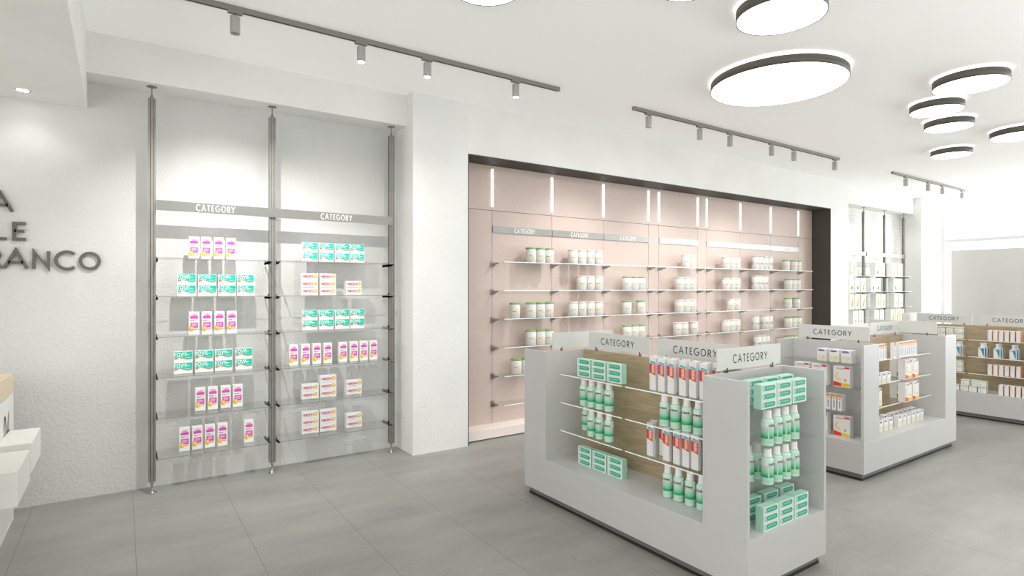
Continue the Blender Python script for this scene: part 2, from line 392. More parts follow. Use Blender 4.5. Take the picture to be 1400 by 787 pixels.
def rack(xs, top, zs, names, gname, bandtxt, stroke_m, glass_y=(5.135, 5.44), edge=None):
    BR = CHROME if edge else POLED
    edge = edge or EDGED
    pr = make_pole(top); pr.name = 'tension_pole'
    for i, x in enumerate(xs):
        put(pr, (x, 5.30, 0), 0, 'grey metal tension pole, %s of three in the %s' % (['leftmost', 'middle', 'rightmost'][i], gname), 'tension poles of the ' + gname)
    for k, (xa, xb) in enumerate(zip(xs, xs[1:])):
        w = xb - xa
        bd = empty('category_band', (xa, 5.262, 2.21)); tag(bd, 'brushed metal header band reading CATEGORY above %s' % names[k], 'sign', 'header bands of the ' + gname)
        q = MB(); q.box(.0 if k else .028, w - .001, -.006, .010, 0, .077, BRUSH); q.build('band', bd)
        q = MB(); q.text('CATEGORY', w / 2 - .0, .0385, .050, stroke_m, y=-.0068, wx=.62, stroke=.13, gap=.26); q.build('lettering', bd)
        for j, z in enumerate(zs):
            gs = empty('glass_shelf', (xa, 0, z)); tag(gs, 'clear glass shelf, %s of %s' % (SH[j], names[k]), 'shelf', 'glass shelves of ' + names[k])
            q = MB(); q.box(.030, w - .030, glass_y[0], glass_y[1], -.006, 0, GLASS, [GLASS, GLASS, edge, GLASS, GLASS, GLASS]); q.build('glass_panel', gs)
            for x in (.033, w - .033):
                q = MB(); y0 = glass_y[0] + .015
                q.face([(x - .004, y0, -.006), (x - .004, 5.44, -.006), (x - .004, 5.44, -.03), (x - .004, y0 + .09, -.026), (x - .004, y0, -.012)], BR)
                q.prism([(x - .004, -.0065), (x + .004, -.0065), (x + .004, -.026), (x - .004, -.026)], y0 + .05, 5.44, BR)
                q.prism([(x - .003, -.0065), (x + .003, -.0065), (x + .003, -.013), (x - .003, -.013)], y0, y0 + .05, BR)
                xx = -.026 if x < w / 2 else w + .026
                q.box(min(x, x + (-.012 if x < w / 2 else .012)), max(x, x + (-.012 if x < w / 2 else .012)), 5.28, 5.32, -.03, .012, BR)
                q.build('bracket', gs)
EDGED = mat('glass_edge_green', (146, 152, 146), .3)
ZL = [1.833, 1.535, 1.225, .915, .605, .295]
XL = [.197, 1.084, 2.180]
rack(XL, 3.175, ZL, ['left wall bay', 'right wall bay'], 'white alcove', None, mat('letter_white', (250, 250, 248), .6))
ZF = [1.825, 1.527, 1.222, .918, .61, .305]
# ------------------------------------------------------------------ cartons for the alcove
def vec_text(q, s_, cx, cz, h, mt, y, **k): q.text(s_, cx, cz, h, mt, y=y, **k)
WB = cm(240, 238, 236)
def make_pink():
    q = MB(); w, h, d = .074, .183, .05; y = -d / 2 - .0006
    q.box(-w / 2, w / 2, -d / 2, d / 2, 0, h, WB)
    M = cm(218, 78, 178)
    q.quad(-.028, .028, .126, .148, y, M)
    q.poly([(-.010, .147), (.018, .147), (.022, .168), (.010, .158), (.004, .172), (-.004, .158), (-.024, .170)], y, cm(232, 150, 206))
    q.quad(-.026, .028, .052, .096, y, M)
    for z, a in ((.085, .017), (.077, .020), (.069, .014)): q.quad(-a, a, z - .002, z + .002, y - .0004, cm(245, 205, 232))
    for i in range(6): q.quad(-.026 + i * .009, -.020 + i * .009, .106, .115, y, cm(90, 110, 100) if i < 3 else cm(205, 190, 195))
    q.ell(-.020, .046, .016, .022, y - .0008, cm(238, 178, 70)); q.ell(-.016, .050, .009, .013, y - .0012, cm(250, 214, 120))
    q.quad(-.008, .028, .038, .047, y, cm(236, 186, 70)); q.poly([(-.034, .074), (-.022, .066), (-.026, .064)], y - .0012, cm(40, 90, 60))
    o = q.build('fruit_supplement_carton'); o['category'] = 'carton'; return o
def make_teal():
    q = MB(); w, h, d = .131, .088, .05; y = -d / 2 - .0006
    q.box(-w / 2, w / 2, -d / 2, d / 2, 0, h, WB)
    T = cm(0, 196, 172)
    wave = [(-.062, .034), (-.045, .041), (-.025, .042), (0, .034), (.02, .026), (.04, .024), (.062, .030)]
    q.poly([(-.062, .085)] + wave + [(.062, .085)], y, T)
    O = cm(228, 132, 84)
    for a, c in zip(wave, wave[1:]):
        q.face([(a[0], y - .0003, a[1] - .003), (c[0], y - .0003, c[1] - .003), (c[0], y - .0003, c[1] + .001), (a[0], y - .0003, a[1] + .001)], O)
    q.poly([(-.062, .026), (-.040, .032), (-.040, .040), (-.062, .035)], y - .0006, cm(222, 112, 60))
    q.text('YOVIS', -.022, .066, .027, cm(250, 252, 250), y=y - .0006, wx=.8, stroke=.17, gap=.2)
    q.quad(.022, .045, .060, .066, y - .0006, cm(190, 238, 228)); q.quad(-.056, -.005, .045, .049, y - .0006, cm(200, 242, 234)); q.quad(.012, .050, .037, .041, y - .0006, cm(190, 238, 228))
    o = q.build('probiotic_carton'); o['category'] = 'carton'; return o
def make_nuro():
    q = MB(); w, h, d = .146, .0655, .06; y = -d / 2 - .0006
    q.box(-w / 2, w / 2, -d / 2, d / 2, 0, h, cm(232, 231, 230))
    q.text('NUROFEN', -.018, .036, .019, cm(190, 40, 78), y=y, wx=.72, stroke=.22, gap=.18)
    q.ell(.046, .038, .0165, .0165, y - .0005, cm(214, 150, 44)); q.ell(.046, .038, .012, .0125, y - .0009, cm(246, 206, 84)); q.ell(.043, .042, .006, .006, y - .0013, cm(252, 232, 150))
    q.quad(-.040, .014, .018, .0205, y, cm(150, 150, 160)); q.quad(-.066, .04, .003, .006, y, cm(196, 194, 198))
    o = q.build('tablet_carton'); o['category'] = 'carton'; return o
PK, TL, NU = make_pink(), make_teal(), make_nuro()
FY = 5.28
def place_rows(proto, xs, z, h, heights, desc, bay, j, grp, halfw, d):
    n = len(xs)
    for i, x in enumerate(xs):
        for k in range(heights[i]):
            lab = '%s, %s%s on %s shelf of %s' % (desc, level(k, heights[i]), which(i, n), SH[j], bay)
            put(proto, (x, FY + d / 2, z + k * (h + .0005) + .0005), 0, lab, grp)
PD, TD, ND = 'pink splashed fruit carton', 'teal white carton', 'white carton with yellow dot'
lb, rb = 'left wall bay', 'right wall bay'
def cx(l, w): return [x + w / 2 for x in l]
place_rows(PK, cx([.448, .536, .628, .719], .074), ZL[0], .183, [1] * 4, PD, lb, 0, 'fruit cartons in the alcove', 0, .05)
place_rows(TL, cx([.368, .515, .660, .803], .131), ZL[1], .088, [2] * 4, TD, lb, 1, 'teal cartons in the alcove', 0, .05)
place_rows(PK, cx([.449, .540, .633, .726], .074), ZL[2], .183, [1] * 4, PD, lb, 2, 'fruit cartons in the alcove', 0, .05)
place_rows(TL, cx([.345, .493, .637, .789], .131), ZL[3], .088, [2] * 4, TD, lb, 3, 'teal cartons in the alcove', 0, .05)
place_rows(PK, cx([.494, .584, .680, .771], .074), ZL[4], .183, [1] * 4, PD, lb, 4, 'fruit cartons in the alcove', 0, .05)
place_rows(PK, cx([.382, .472, .563, .656, .858], .074), ZL[5], .183, [1] * 5, PD, lb, 5, 'fruit cartons in the alcove', 0, .05)
place_rows(TL, cx([1.335, 1.479, 1.626, 1.769], .131), ZL[0], .088, [2] * 4, TD, rb, 0, 'teal cartons in the alcove', 0, .05)
place_rows(NU, cx([1.326, 1.486, 1.728], .146), ZL[1], .0655, [3, 3, 2], ND, rb, 1, 'tablet cartons in the alcove', 0, .06)
place_rows(TL, cx([1.335, 1.479, 1.626, 1.769], .131), ZL[2], .088, [2] * 4, TD, rb, 2, 'teal cartons in the alcove', 0, .05)
place_rows(PK, cx([1.222, 1.326, 1.424, 1.523, 1.664, 1.766, 1.860, 1.956], .074), ZL[3], .183, [1] * 8, PD, rb, 3, 'fruit cartons in the alcove', 0, .05)
place_rows(NU, cx([1.330, 1.490, 1.731], .146), ZL[4], .0655, [2, 3, 2], ND, rb, 4, 'tablet cartons in the alcove', 0, .06)
place_rows(NU, cx([1.330, 1.490, 1.731], .146), ZL[5], .0655, [3, 3, 2], ND, rb, 5, 'tablet cartons in the alcove', 0, .06)

# ================================================================== FAR RACK
rack([11.742, 12.609, 13.458], 3.145, ZF, ['left bay of the far rack', 'right bay of the far rack'], 'far brick alcove', None, mat('letter_white', (250, 250, 248), .6), edge=EDGE)
b = MB()
for j, z in enumerate(ZF):
    gs = empty('glass_shelf', (10.66, 0, z)); tag(gs, 'clear glass shelf, %s of the short bay beside the far pilaster' % SH[j], 'shelf', 'glass shelves of the short far bay')
    q = MB(); q.box(.01, 1.05, 5.135, 5.44, -.006, 0, GLASS, [GLASS, GLASS, EDGE, GLASS, GLASS, GLASS]); q.build('glass_panel', gs)
bd = empty('category_band', (10.66, 5.262, 2.21)); tag(bd, 'brushed metal header band reading CATEGORY beside the far pilaster', 'sign', 'header bands of the far brick alcove')
q = MB(); q.box(.01, 1.08, -.006, .010, 0, .077, BRUSH); q.build('band', bd)
q = MB(); q.text('CATEGORY', .60, .0385, .050, MC['letter_white'], y=-.0068, wx=.62, stroke=.13, gap=.26); q.build('lettering', bd)
def make_far(kind):
    q = MB(); w, h, d = .180, .262, .10; y = -d / 2 - .001
    q.box(-w / 2, w / 2, -d / 2, d / 2, 0, h, cm(240, 240, 236))
    if kind == 0:
        q.ell(0, .075, .034, .034, y, cm(150, 140, 136)); q.quad(-.06, .06, .150, .157, y, cm(232, 190, 190)); q.quad(-.03, .03, .19, .20, y, cm(205, 205, 205))
    elif kind == 1:
        q.ell(0, .070, .036, .030, y, cm(216, 196, 172)); q.ell(0, .160, .030, .022, y, cm(240, 208, 200))
    else:
        q.quad(-w / 2 + .003, w / 2 - .003, .004, h - .004, y, cm(244, 244, 212))
        q.poly([(-.030, .03), (.020, .04), (.045, .16), (.030, .20), (-.005, .11)], y - .001, cm(196, 168, 128)); q.quad(-.06, .0, .19, .22, y - .001, cm(220, 232, 200))
    o = q.build(['ball_print_carton', 'food_print_carton', 'cream_leaf_carton'][kind]); o['category'] = 'carton'; return o
FK = [make_far(0), make_far(1), make_far(2)]
FD = ['tall white carton with dark ball', 'tall white carton with beige print', 'tall cream carton with brown leaf']
far = [[(11.274, 2), (12.222, 0), (12.440, 1), (12.937, 2), (13.245, 2)],
       [(11.197, 0), (11.422, 0), (11.640, 2), (12.049, 0), (12.262, 0), (13.016, 0), (13.230, 2)],
       [(11.197, 2), (11.408, 2), (11.640, 2), (12.252, 2), (12.466, 2), (13.041, 1), (13.262, 1)],
       [(11.340, 1), (11.556, 1), (12.182, 1), (12.415, 1), (12.881, 2), (13.098, 2), (13.315, 2)]]
for j, row in enumerate(far):
    for i, (x, kd) in enumerate(row):
        put(FK[kd], ((x + .0925) * .9745, 5.215, ZF[j] + .0005), 0, '%s, %s on %s far rack shelf' % (FD[kd], which(i, len(row)), SH[j]), 'tall cartons on the far rack')

# ================================================================== PINK NICHE
ledx = [3.393, 4.231, 5.061, 5.889, 6.093, 6.921, 7.125, 7.946, 8.770, 9.594]
lp = empty('light_bar'); lp['category'] = 'lamp'
q = MB(); q.box(-.011, .011, -.006, -.001, 2.500, 2.912, LED); q.build('diffuser', lp)
q = MB(); q.box(-.013, .013, -.001, 0, 2.498, 2.914, WHITE); q.build('housing', lp)
for i, x in enumerate(ledx):
    put(lp, (x, 5.379, 0), 0, 'vertical white light bar in the pink niche, %s' % which(i, 10).replace('from left', 'from the left'), 'light bars of the pink niche')
BN = ['first niche bay', 'second niche bay', 'third niche bay', 'fourth niche bay', 'fifth niche bay', 'sixth niche bay', 'seventh niche bay']
bays = [(3.393, 4.231), (4.231, 5.061), (5.061, 5.889), (6.093, 6.921), (7.125, 7.946), (7.946, 8.770), (8.770, 9.594)]
ext = [(3.405, 4.226), (4.236, 5.056), (5.066, 5.99), (6.0, 7.02), (7.03, 7.941), (7.951, 8.765), (8.775, 9.64)]
ZN = [1.885, 1.577, 1.268, .958, .650, .340]
BANDW = mat('niche_band', (196, 196, 194), .38, .5)
for i, (xa, xb) in enumerate(bays):
    bd = empty('category_band', (xa, 5.372, 2.212)); tag(bd, 'silver header band reading CATEGORY above the %s' % BN[i], 'sign', 'header bands of the pink niche')
    q = MB(); q.box(.004, xb - xa - .002, -.004, .0075, 0, .076, BRUSH if i < 3 else BANDW); q.build('band', bd)
    q = MB(); q.text('CATEGORY', (xb - xa) * .52, .038, .052, MC['letter_white'] if i < 3 else cm(176, 176, 174), y=-.0048, wx=.60, stroke=.13, gap=.24); q.build('lettering', bd)
    for j, z in enumerate(ZN):
        gs = empty('glass_shelf', (xa, 0, z)); tag(gs, 'clear glass shelf with steel brackets, %s of the %s' % (SH[j], BN[i]), 'shelf', 'glass shelves of the pink niche')
        q = MB(); e0, e1 = ext[i][0] - xa, ext[i][1] - xa
        q.box(e0, e1, 5.15, 5.364, -.008, 0, GLASS, [GLASS, GLASS, EDGE, GLASS, GLASS, GLASS]); q.build('glass_panel', gs)
        xsb = [xb - xa] + ([0] if i in (0, 3, 4) else [])
        for x in xsb:
            q = MB()
            q.box(x - .02, x + .02, 5.366, 5.3795, -.055, .012, CHROME)
            q.face([(x, 5.37, -.0085), (x, 5.25, -.0085), (x, 5.25, -.016), (x, 5.37, -.05)], CHROME)
            q.prism([(x - .004, -.0085), (x + .004, -.0085), (x + .004, -.024), (x - .004, -.024)], 5.25, 5.37, CHROME)
            q.prism([(x - .004, -.024), (x + .004, -.024), (x + .004, -.045), (x - .004, -.045)], 5.315, 5.37, CHROME)
            q.build('bracket', gs)
def make_jar(name, h, lidc, dot, r=.0595, band=None):
    o = empty(name); o['category'] = 'jar'
    q = MB(); W = cm(222, 222, 219, .3)
    q.lathe([(r - .003, 0), (r, .004), (r, h - .022), (r - .003, h - .020)], W, seg=28)
    R = r + .0008
    def wrap(a, z, rr=R): 
        t = -PI / 2 + a / rr; return (rr * math.cos(t), rr * math.sin(t), z)
    def patch(a0, a1, z0, z1, mt, k=4, rr=R):
        for i in range(k):
            u, v = a0 + (a1 - a0) * i / k, a0 + (a1 - a0) * (i + 1) / k
            q.face([wrap(u, z0, rr), wrap(v, z0, rr), wrap(v, z1, rr), wrap(u, z1, rr)], mt, True)
    for a in (-.105, .0, .115):
        n = 10
        for cxx, rr_, c in ((0, .022, dot), (.004, .010, cm(250, 236, 200))):
            pts = [wrap(a + cxx + rr_ * math.cos(2 * PI * i / n), h * .44 + rr_ * 1.1 * math.sin(2 * PI * i / n), R + (.0006 if cxx else 0)) for i in range(n)]
            q.face(pts, c)
        patch(a - .060, a - .026, h * .42, h * .46, cm(150, 140, 134), 2)
        patch(a - .05, a - .01, h * .72, h * .735, cm(196, 190, 184), 2)
        patch(a - .03, a + .03, h * .16, h * .175, cm(206, 200, 194), 2)
    q.build('body', o)
    q = MB(); q.lathe([(r + .0005, h - .020), (r + .0015, h - .018), (r + .0015, h - .003), (r - .002, h)], lidc, seg=28); q.build('lid', o)
    return o
JG = make_jar('green_lid_jar', .170, cm(142, 176, 116), cm(240, 212, 130))
JW = make_jar('white_lid_jar', .170, cm(226, 214, 200), cm(240, 200, 140))
JB = make_jar('brown_print_jar', .215, cm(206, 206, 190), cm(150, 120, 96), r=.056)
jars = {0: [(0, [3.829, 3.958, 4.081]), (2, [3.608, 3.829, 3.958, 4.081]), (3, [3.829, 3.958, 4.081]), (4, [3.63, 3.758])],
        1: [(0, [4.447, 4.581, 4.716, 4.853]), (1, [4.581, 4.716, 4.853]), (2, [4.447, 4.581, 4.716, 4.853])],
        2: [(1, [5.345, 5.471, 5.595]), (2, [5.345, 5.595]), (3, [5.345, 5.471, 5.595])],
        3: [(0, [6.487, 6.612]), (1, [6.349, 6.484, 6.612]), (2, [6.349, 6.484, 6.612]), (3, [6.314, 6.449, 6.658])],
        4: [(0, [7.385, 7.52, 7.645]), (1, [7.385, 7.52, 7.645]), (2, [7.506, 7.645]), (3, [7.385, 7.52, 7.645])],
        5: [(0, [8.134, 8.252, 8.370, 8.5]), (1, [8.134, 8.252, 8.375]), (3, [8.134, 8.378, 8.5]), (4, [8.181, 8.300, 8.422])],
        6: [(0, [8.979, 9.20, 9.325]), (1, [9.045, 9.174, 9.3]), (2, [9.041, 9.29]), (3, [9.045, 9.185, 9.335]), (4, [9.06, 9.20])]}
jt = {0: (JG, 'white jar with green lid'), 1: (JW, 'white jar with beige lid'), 2: (JG, 'white jar with green lid'), 3: (JW, 'white jar with beige lid'), 4: (JW, 'white jar with beige lid'), 5: (JB, 'tall white jar with brown print'), 6: (JG, 'white jar with green lid')}
for bay, rows in jars.items():
    for j, xs in rows:
        for i, x in enumerate(xs):
            put(jt[bay][0], (x - .008, 5.238, ZN[j] + .0005), 0, '%s, %s on %s shelf, %s' % (jt[bay][1], which(i, len(xs)), SH[j], BN[bay]), 'jars in the pink niche')

# ================================================================== DISPLAY ISLANDS
HL, HW = .97, .3835
def sign_panel(parent_loc, rz, label, lettered=True, w=.62):
    """white acrylic header; local -Y is its lettered side"""
    s = empty('category_sign', parent_loc, rz); tag(s, label, 'sign', 'category signs on the display islands')
    q = MB(); q.box(-w / 2, w / 2, -.004, .004, .016, .136, PANEL); q.build('panel', s)
    q = MB(); q.text('CATEGORY', 0, .074, .045, INK, y=-.0046, wx=.85, stroke=.135, gap=.31); q.build('lettering', s)
    for x in (-w * .36, w * .36):
        c = MB(); c.box(x - .006, x + .006, -.008, .008, .0, .004, INK); c.box(x - .003, x + .003, -.0075, -.0045, .0, .028, INK); c.box(x - .003, x + .003, .0045, .0075, .0, .028, INK); c.build('clip', s)
    return s
ZI = [.957, .747, .538]; LG = .315; ZT = 1.124
def island(cxy, rz, nm, desc):
    isl = empty('display_island', (cxy[0], cxy[1], 0), rz); tag(isl, desc, 'display unit', 'display islands')
    q = MB(); q.box(-HL + .03, HL - .03, -HW + .03, HW - .03, .018, .06, PLINTH); q.box(-HL + .028, HL - .028, -HW + .028, HW - .028, 0, .018, SLOT_SHADE); q.build('plinth', isl)  # dark bottom strip paints the shadow where the plinth meets the floor
    q = MB(); q.box(-HL, HL, -HW, HW, .06, LG, LAM); q.build('base', isl, bevel=.0015)
    for sx in (-1, 1):
        q = MB(); x0, x1 = sorted((sx * .70, sx * .72)); q.box(x0, x1, -HW, HW, LG, ZT, LAM); q.build('divider', isl, bevel=.001)
        for sy in (-1, 1):
            q = MB(); x0, x1 = sorted((sx * .7203, sx * HL)); y0, y1 = sorted((sy * HW, sy * (HW - .022))); q.box(x0, x1, y0, y1, LG, ZT, LAM); q.build('side_panel', isl, bevel=.001)
    q = MB(); q.box(-.70, .70, -.01, .01, LG, ZT, OAK); q.build('back_panel', isl)
    ca, sa = math.cos(rz), math.sin(rz)
    def W(x, y, z=0): return (cxy[0] + x * ca - y * sa, cxy[1] + x * sa + y * ca, z)
    side = {'near': 'long side', 'middle': 'long side', 'far': 'long side'}
    for k, z in enumerate(ZI):
        for x0, x1, hn in ((-.655, -.015, 'left half'), (.015, .655, 'right half')):
            q = MB(); q.box(x0, x1, -HW + .105, -.0105, z - .007, z, GLASS, [GLASS, GLASS, EDGE, GLASS, GLASS, GLASS])
            o = q.build('glass_shelf', None, W(0, 0), rz); tag(o, 'glass shelf, %s level, %s of the %s island front' % (['top', 'middle', 'bottom'][k], hn, nm), 'shelf', 'glass shelves of the display islands')
        for sx in (-1, 1):
            if (nm == 'near' and sx == -1) or (nm == 'middle' and sx == 1) or nm == 'far': continue
            q = MB(); x0, x1 = sorted((sx * .728, sx * (HL - .03))); q.box(x0, x1, -HW + .04, HW - .04, z - .007, z, GLASS, [GLASS, GLASS, EDGE, GLASS, GLASS, GLASS])
            o = q.build('glass_shelf', None, W(0, 0), rz); tag(o, 'glass shelf, %s level, in the open end of the %s island' % (['top', 'middle', 'bottom'][k], nm), 'shelf', 'glass shelves of the display islands')
    return isl, W
I1, W1 = island((3.0005, 2.7015), -PI / 2, 'near', 'nearest light grey display island with mint bottles and oak back panel')
I2, W2 = island((6.020, 2.6615), 0, 'middle', 'middle light grey display island with purple and yellow cartons')
I3, W3 = island((9.043, 2.745), -PI / 2, 'far', 'farthest light grey display island with white tubs and pump bottles')
def sg(W, x, y, r, lab, w=.62): return sign_panel(W(x, y, ZT), r, lab, w=w)
R1 = -PI / 2
sg(W1, -.338, 0, R1, 'white CATEGORY sign above the mint cartons of the near island')
sg(W1, .348, 0, R1, 'white CATEGORY sign above the orange cartons of the near island')
sg(W1, .713, .031, R1 + PI / 2, 'white CATEGORY sign above the open end of the near island')
sg(W1, -.71, 0, R1 - PI / 2, 'blank back of white sign on far end of the near island')
sg(W2, -.71, 0, -PI / 2, 'white CATEGORY sign above the open end of the middle island')
sg(W2, -.338, 0, 0, 'white CATEGORY sign mostly hidden behind the middle island end sign')
sg(W2, .315, 0, 0, 'white CATEGORY sign above the oak back of the middle island')
sg(W2, .71, 0, PI / 2, 'blank back of white sign at right end of the middle island')
sg(W3, -.338, 0, R1, 'white CATEGORY sign above the white tubs of the far island')
sg(W3, .348, 0, R1, 'white CATEGORY sign above the narrow cartons of the far island')
sg(W3, -.71, 0, R1 - PI / 2, 'small blank back of white sign at window end of the far island')

# ---- products of the near island
BOT = ramp_z('mint_label', [(.042, (20, 150, 94)), (.054, (66, 184, 128)), (.070, (150, 212, 178)), (.09, (190, 218, 204)), (.104, (200, 220, 210)), (.105, (236, 236, 232)), (.125, (236, 236, 232))])
def make_bottle():
    o = empty('mouthwash_bottle'); o['category'] = 'bottle'
    q = MB(); r = .032; MINT = cm(200, 238, 216, .25)
    q.lathe([(r - .004, 0), (r, .004), (r, .011), (r - .001, .0125), (r, .014), (r, .134), (r - .0025, .141), (.0245, .146)], MINT, seg=28)
    R = r + .0006
    for i in range(28):
        a0, a1 = 2 * PI * i / 28, 2 * PI * (i + 1) / 28
        if i == 17: continue
        q.face([(R * math.cos(a0), R * math.sin(a0), .042), (R * math.cos(a1), R * math.sin(a1), .042), (R * math.cos(a1), R * math.sin(a1), .122), (R * math.cos(a0), R * math.sin(a0), .122)], BOT, True)
    def fn(a, z): t = -PI / 2 + .3 + a / (R + .0006); return ((R + .0006) * math.cos(t), (R + .0006) * math.sin(t), z)
    q.text('LISTERINE', -.004, .113, .0115, INK, fn=fn, wx=.8, stroke=.24, gap=.2)
    q.build('body', o)
    q = MB(); q.lathe([(.0245, .146), (.0242, .155), (.0215, .158), (.0205, .193), (.019, .195)], cm(236, 235, 232, .35), seg=22); q.build('cap', o)
    return o
def make_mint():
    q = MB(); w, h, d = .141, .0432, .046; y = -d / 2 - .0005
    mt = cm(176, 222, 200); fr = cm(226, 234, 228)
    q.box(-w / 2, w / 2, -d / 2, d / 2, 0, h, mt, [mt, mt, fr, mt, mt, mt])
    q.pill(-.062, .058, .008, .036, y, cm(120, 200, 172)); q.pill(-.040, .056, .011, .034, y - .0004, cm(30, 172, 136))
    for i in range(7): q.quad(-.030 + i * .0105, -.0235 + i * .0105, .018, .029, y - .0008, cm(150, 216, 190))
    q.ell(-.050, .022, .008, .009, y - .0006, cm(206, 228, 216), 12)
    o = q.build('mint_carton'); o['category'] = 'carton'; return o
def make_tube():
    q = MB(); w, h, d = .050, .207, .024; y = -d / 2 - .0005
    q.box(-w / 2, w / 2, -d / 2, d / 2, 0, h, cm(236, 234, 233), None)
    q.poly([(-.024, .108), (.024, .092), (.024, .162), (-.024, .168)], y, cm(226, 92, 40))
    q.poly([(-.024, .108), (-.012, .104), (-.012, .1655), (-.024, .168)], y - .0003, cm(206, 60, 84))
    q.poly([(-.016, .170), (.024, .165), (.024, .176), (-.016, .184)], y, cm(60, 190, 208))
    for i in range(6): q.quad(-.006, .014, .108 + i * .009, .114 + i * .009, y - .0006, cm(246, 214, 204))
    x = -w / 2 - .0005
    q.face([(x, .010, .108), (x, -.011, .108), (x, -.011, .168), (x, .010, .168)], cm(204, 70, 92))
    for i in range(5): q.quad(-.014 + i * .006, -.012 + i * .006, .07 + .004 * (i % 3), .073 + .004 * (i % 3), y, cm(236, 150, 130))
    o = q.build('toothpaste_carton'); o['category'] = 'carton'; return o
BT, MT_, TB = make_bottle(), make_mint(), make_tube()
gB, gM, gT = 'mouthwash bottles on the near island', 'mint cartons on the near island', 'toothpaste cartons on the near island'
def stack_mint(cols, z, rz, along, where, n=3, sub=''):
    for i, (x, y) in enumerate(cols):
        for k in range(n):
            put(MT_, (x, y, z + .0005 + k * .0437), rz, 'mint carton, %s%s, %s' % (level(k, n), which(i, len(cols)), where), gM)
L3 = [(2.774, y) for y in (3.142, 2.988, 2.834)]
stack_mint([(2.781, y) for y in (3.135, 2.981, 2.826)], ZI[0], R1, 0, 'top shelf, near island front')
stack_mint([(2.795, y) for y in (3.142, 2.988, 2.834)], LG, R1, 0, 'base ledge, near island front')
for lv, z, xs in (('middle shelf', ZI[1], [2.79] * 4), ('bottom shelf', ZI[2], [2.88, 2.79, 2.79, 2.79])):
    for i, (x, y) in enumerate(zip(xs, (3.245 if xs[0] > 2.8 else 3.166, 3.084, 2.999, 2.908))):
        put(BT, (x, y, z + .0005), R1, 'mint mouthwash bottle, %s, %s, left half of near island front' % (which(i, 4), lv), gB)
for lv, z, dy in (('middle shelf', ZI[1], 0), ('base ledge', LG, -.024)):
    for i, y in enumerate((2.412, 2.328, 2.243, 2.160)):
        put(BT, (2.788, y + dy, z + .0005), R1, 'mint mouthwash bottle, %s, %s, right half of near island front' % (which(i, 4), lv), gB)
for lv, z, ys, bk in (('top shelf', ZI[0], (2.492, 2.422, 2.348, 2.260, 2.186, 2.112), (2.527, 2.452, 2.375, 2.290, 2.215, 2.140, 2.07)),
                      ('bottom shelf', ZI[2], (2.515, 2.384, 2.305, 2.237, 2.170), (2.545, 2.47, 2.43, 2.352, 2.27, 2.205, 2.125))):
    for i, y in enumerate(ys):
        put(TB, (2.778, y, z + .0005), R1, 'white orange toothpaste carton, front row %s, %s, near island' % (which(i, len(ys)), lv), gT)
    for i, y in enumerate(bk):
        put(TB, (2.842, y, z + .0005), R1, 'white orange toothpaste carton, back row %s, %s, near island' % (which(i, len(bk)), lv), gT)
ex = (2.858, 3.006, 3.157)
for nm_, z in (('top shelf', ZI[0]), ('base ledge', LG)):
    stack_mint([(x, 1.732 + .018 + .023 + (.012 if z > .5 else 0)) for x in ex], z, 0, 0, nm_ + ', near island open end')
stack_mint([(x, 1.905) for x in (2.93, 3.08, 3.235)], ZI[0], 0, 0, 'back row, top shelf, near island end')
stack_mint([(x, 1.89) for x in (2.88, 3.05, 3.215)], LG, 0, 0, 'back row, base ledge, near island end')
for lv, z in (('middle shelf', ZI[1]), ('bottom shelf', ZI[2])):
    for i, x in enumerate((2.897, 2.982, 3.066, 3.153)):
        put(BT, (x, 1.797, z + .0005), 0, 'mint mouthwash bottle, front row %s, %s, near island end' % (which(i, 4), lv), gB)
for i, x in enumerate((2.855, 2.94)):
    put(BT, (x, 1.885, ZI[2] + .0005), 0, 'mint mouthwash bottle, back row %s, bottom shelf, near island end' % which(i, 2), gB)

# ---- products of the middle island
def make_sachet(w, h, d, nm='sachet_carton'):
    q = MB(); y = -d / 2 - .0005
    q.box(-w / 2, w / 2, -d / 2, d / 2, 0, h, cm(240, 238, 236))
    q.ell(-w * .05, h * .86, w * .36, h * .075, y, cm(84, 64, 160), 14); q.quad(-w * .2, w * .14, h * .85, h * .875, y - .0004, cm(206, 200, 232))
    q.quad(-w * .46, w * .46, h * .05, h * .50, y, cm(230, 224, 200)); q.quad(w * .16, w * .24, h * .28, h * .34, y - .0004, cm(90, 80, 70))
    o = q.build(nm); o['category'] = 'carton'; return o
def make_thermo(w, h, d):
    q = MB(); y = -d / 2 - .0005
    q.box(-w / 2, w / 2, -d / 2, d / 2, 0, h, cm(236, 235, 233))
    q.poly([(-w * .49, h * .03), (-w * .02, h * .03), (-w * .02, h * .19), (-w * .49, h * .26)], y, cm(226, 60, 50))
    q.poly([(-w * .02, h * .03), (w * .49, h * .03), (w * .49, h * .17), (-w * .02, h * .19)], y, cm(248, 196, 30))
    q.poly([(-w * .46, h * .44), (-w * .34, h * .40), (-w * .18, h * .70), (-w * .30, h * .72)], y, cm(242, 206, 166)); q.ell(-w * .2, h * .38, w * .16, h * .10, y, cm(232, 226, 160), 14)
    q.ell(w * .22, h * .34, w * .06, h * .08, y, cm(226, 164, 60), 10)
    q.text('THERMA', -w * .10, h * .885, h * .075, cm(206, 90, 92), y=y, wx=.8, stroke=.18, gap=.3)
    q.poly([(w * .12, h * .90), (w * .44, h * .88), (w * .48, h * .97), (w * .2, h * .98)], y - .0004, cm(214, 60, 70))
    o = q.build('heat_patch_carton'); o['category'] = 'carton'; return o
